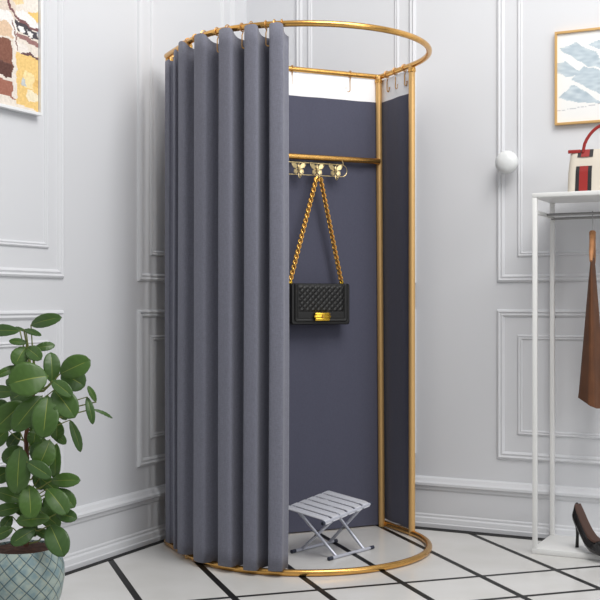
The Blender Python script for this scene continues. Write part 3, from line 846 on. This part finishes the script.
bm = bmesh.new(); cl_ = bm.loops.layers.float_color.new('Col')
tw = bmesh.new()
rnd = random.Random(3)
def stem_near(p):
    best = min(range(len(trunk)-1), key=lambda i: abs((trunk[i].z+trunk[i+1].z)/2-(p.z-.03)))
    a, b = trunk[best], trunk[best+1]; t = max(0, min(1, (p.z-.03-a.z)/(b.z-a.z)))
    return a.lerp(b, t)
for (bx, by, tx, ty, wpx, d0, d1, tone) in LEAF:
    B = PX(bx, by, d0); T = PX(tx, ty, d1)
    ax = T-B; L = ax.length; ax.normalize()
    view = Vector((pc.x, pc.y, -CH+.0)).normalized()
    toc = (Vector((-pc.x, -pc.y, CH-B.z))).normalized() + Vector((rnd.uniform(-.25, .25), 0, rnd.uniform(.0, .35)))
    wd = ax.cross(toc).normalized(); nr = wd.cross(ax).normalized()
    W2 = wpx*pk/2; n = 14; m_ = 5; XS = (0, .045, .3, .58, .82, 1)
    g_ = []
    for i in range(n+1):
        s = i/n
        w = W2*1.06*(math.sin(PI*min(1, s**1.08))**.52) if 0 < i < n else .0006
        arch = L*.10*math.sin(PI*s) - L*.05*s*s
        row = []
        for k in range(-m_, m_+1):
            x = math.copysign(XS[abs(k)], k)
            fold = .16*abs(x)*w + .0015*(math.cos(s*34+x*2)*abs(x))
            row.append(bm.verts.new(B + ax*(L*s+.06*w*abs(x)) + wd*(w*x) + nr*(arch+fold-.10*w*x*x)))
        g_.append(row)
    hue = rnd.uniform(-1, 1)
    base = (64+6*hue, 95+7*hue, 38)
    for i in range(n):
        for k in range(2*m_):
            f = bm.faces.new((g_[i][k], g_[i][k+1], g_[i+1][k+1], g_[i+1][k]))
            for lp in f.loops:
                kk = None
                ii = i if lp.vert in g_[i] else i+1
                kk = g_[ii].index(lp.vert)
                if kk == m_ and 0 < ii < n-2: c = (142, 152, 66)
                elif (ii+abs(kk-m_)) % 3 == 0: c = (base[0]+4, base[1]+5, base[2]+3)
                else: c = base
                lp[cl_] = s2l(c)+(1,)
    # petiole
    sp = stem_near(B)
    if (sp-B).length < .42:
        mid = (sp+B)/2+Vector((0, .01, -.012)); sweep(tw, [sp, mid, B, B+ax*L*.12], [.0028, .0023, .0018, .0012], 6)
fo = obj('foliage', bm, M['leaf'], pot, normals=False)
sd = fo.modifiers.new('leaf_thickness', 'SOLIDIFY'); sd.thickness = .0010; sd.offset = 0
obj('leaf_stalks', tw, M['twig'], pot)

# ------------------------------------------------------------ light
def area(name, loc, target, size, power, col=(1, 1, 1), sy=None):
    l = bpy.data.lights.new(name, 'AREA'); l.energy = power; l.size = size; l.color = col
    if sy: l.shape = 'RECTANGLE'; l.size_y = sy
    o = bpy.data.objects.new(name, l); C.objects.link(o); o.location = loc
    o.rotation_euler = (Vector(target)-Vector(loc)).to_track_quat('-Z', 'Y').to_euler(); return o
area('ceiling_softbox', (1.1, 2.6, 3.6), (.0, 4.6, 1.2), 1.8, 84, (1, .985, .965))
area('right_soft_fill', (3.2, 1.2, 2.0), (0, 4.8, 1.0), 1.6, 26, (.96, .98, 1), 2.0)  # added soft fill from the front right, no actual window there
w = bpy.data.worlds.new('world'); bpy.context.scene.world = w; w.use_nodes = True; nt = w.node_tree
bg = nt.nodes['Background']; tc = nt.nodes.new('ShaderNodeTexCoord'); sp = nt.nodes.new('ShaderNodeSeparateXYZ')
nt.links.new(tc.outputs['Generated'], sp.inputs[0])
mr = nt.nodes.new('ShaderNodeMapRange'); mr.inputs[1].default_value = -.3; mr.inputs[2].default_value = .8
nt.links.new(sp.outputs[2], mr.inputs[0])
rp_ = nt.nodes.new('ShaderNodeValToRGB'); rp_.color_ramp.elements[0].color = (.25, .257, .27, 1); rp_.color_ramp.elements[1].color = (.97, .98, 1, 1)
nt.links.new(mr.outputs[0], rp_.inputs['Fac']); nt.links.new(rp_.outputs['Color'], bg.inputs['Color'])
bg.inputs['Strength'].default_value = .62
vs = bpy.context.scene.view_settings; vs.view_transform = 'Standard'; vs.look = 'None'; vs.gamma = 1; vs.use_curve_mapping = False; vs.exposure = 0
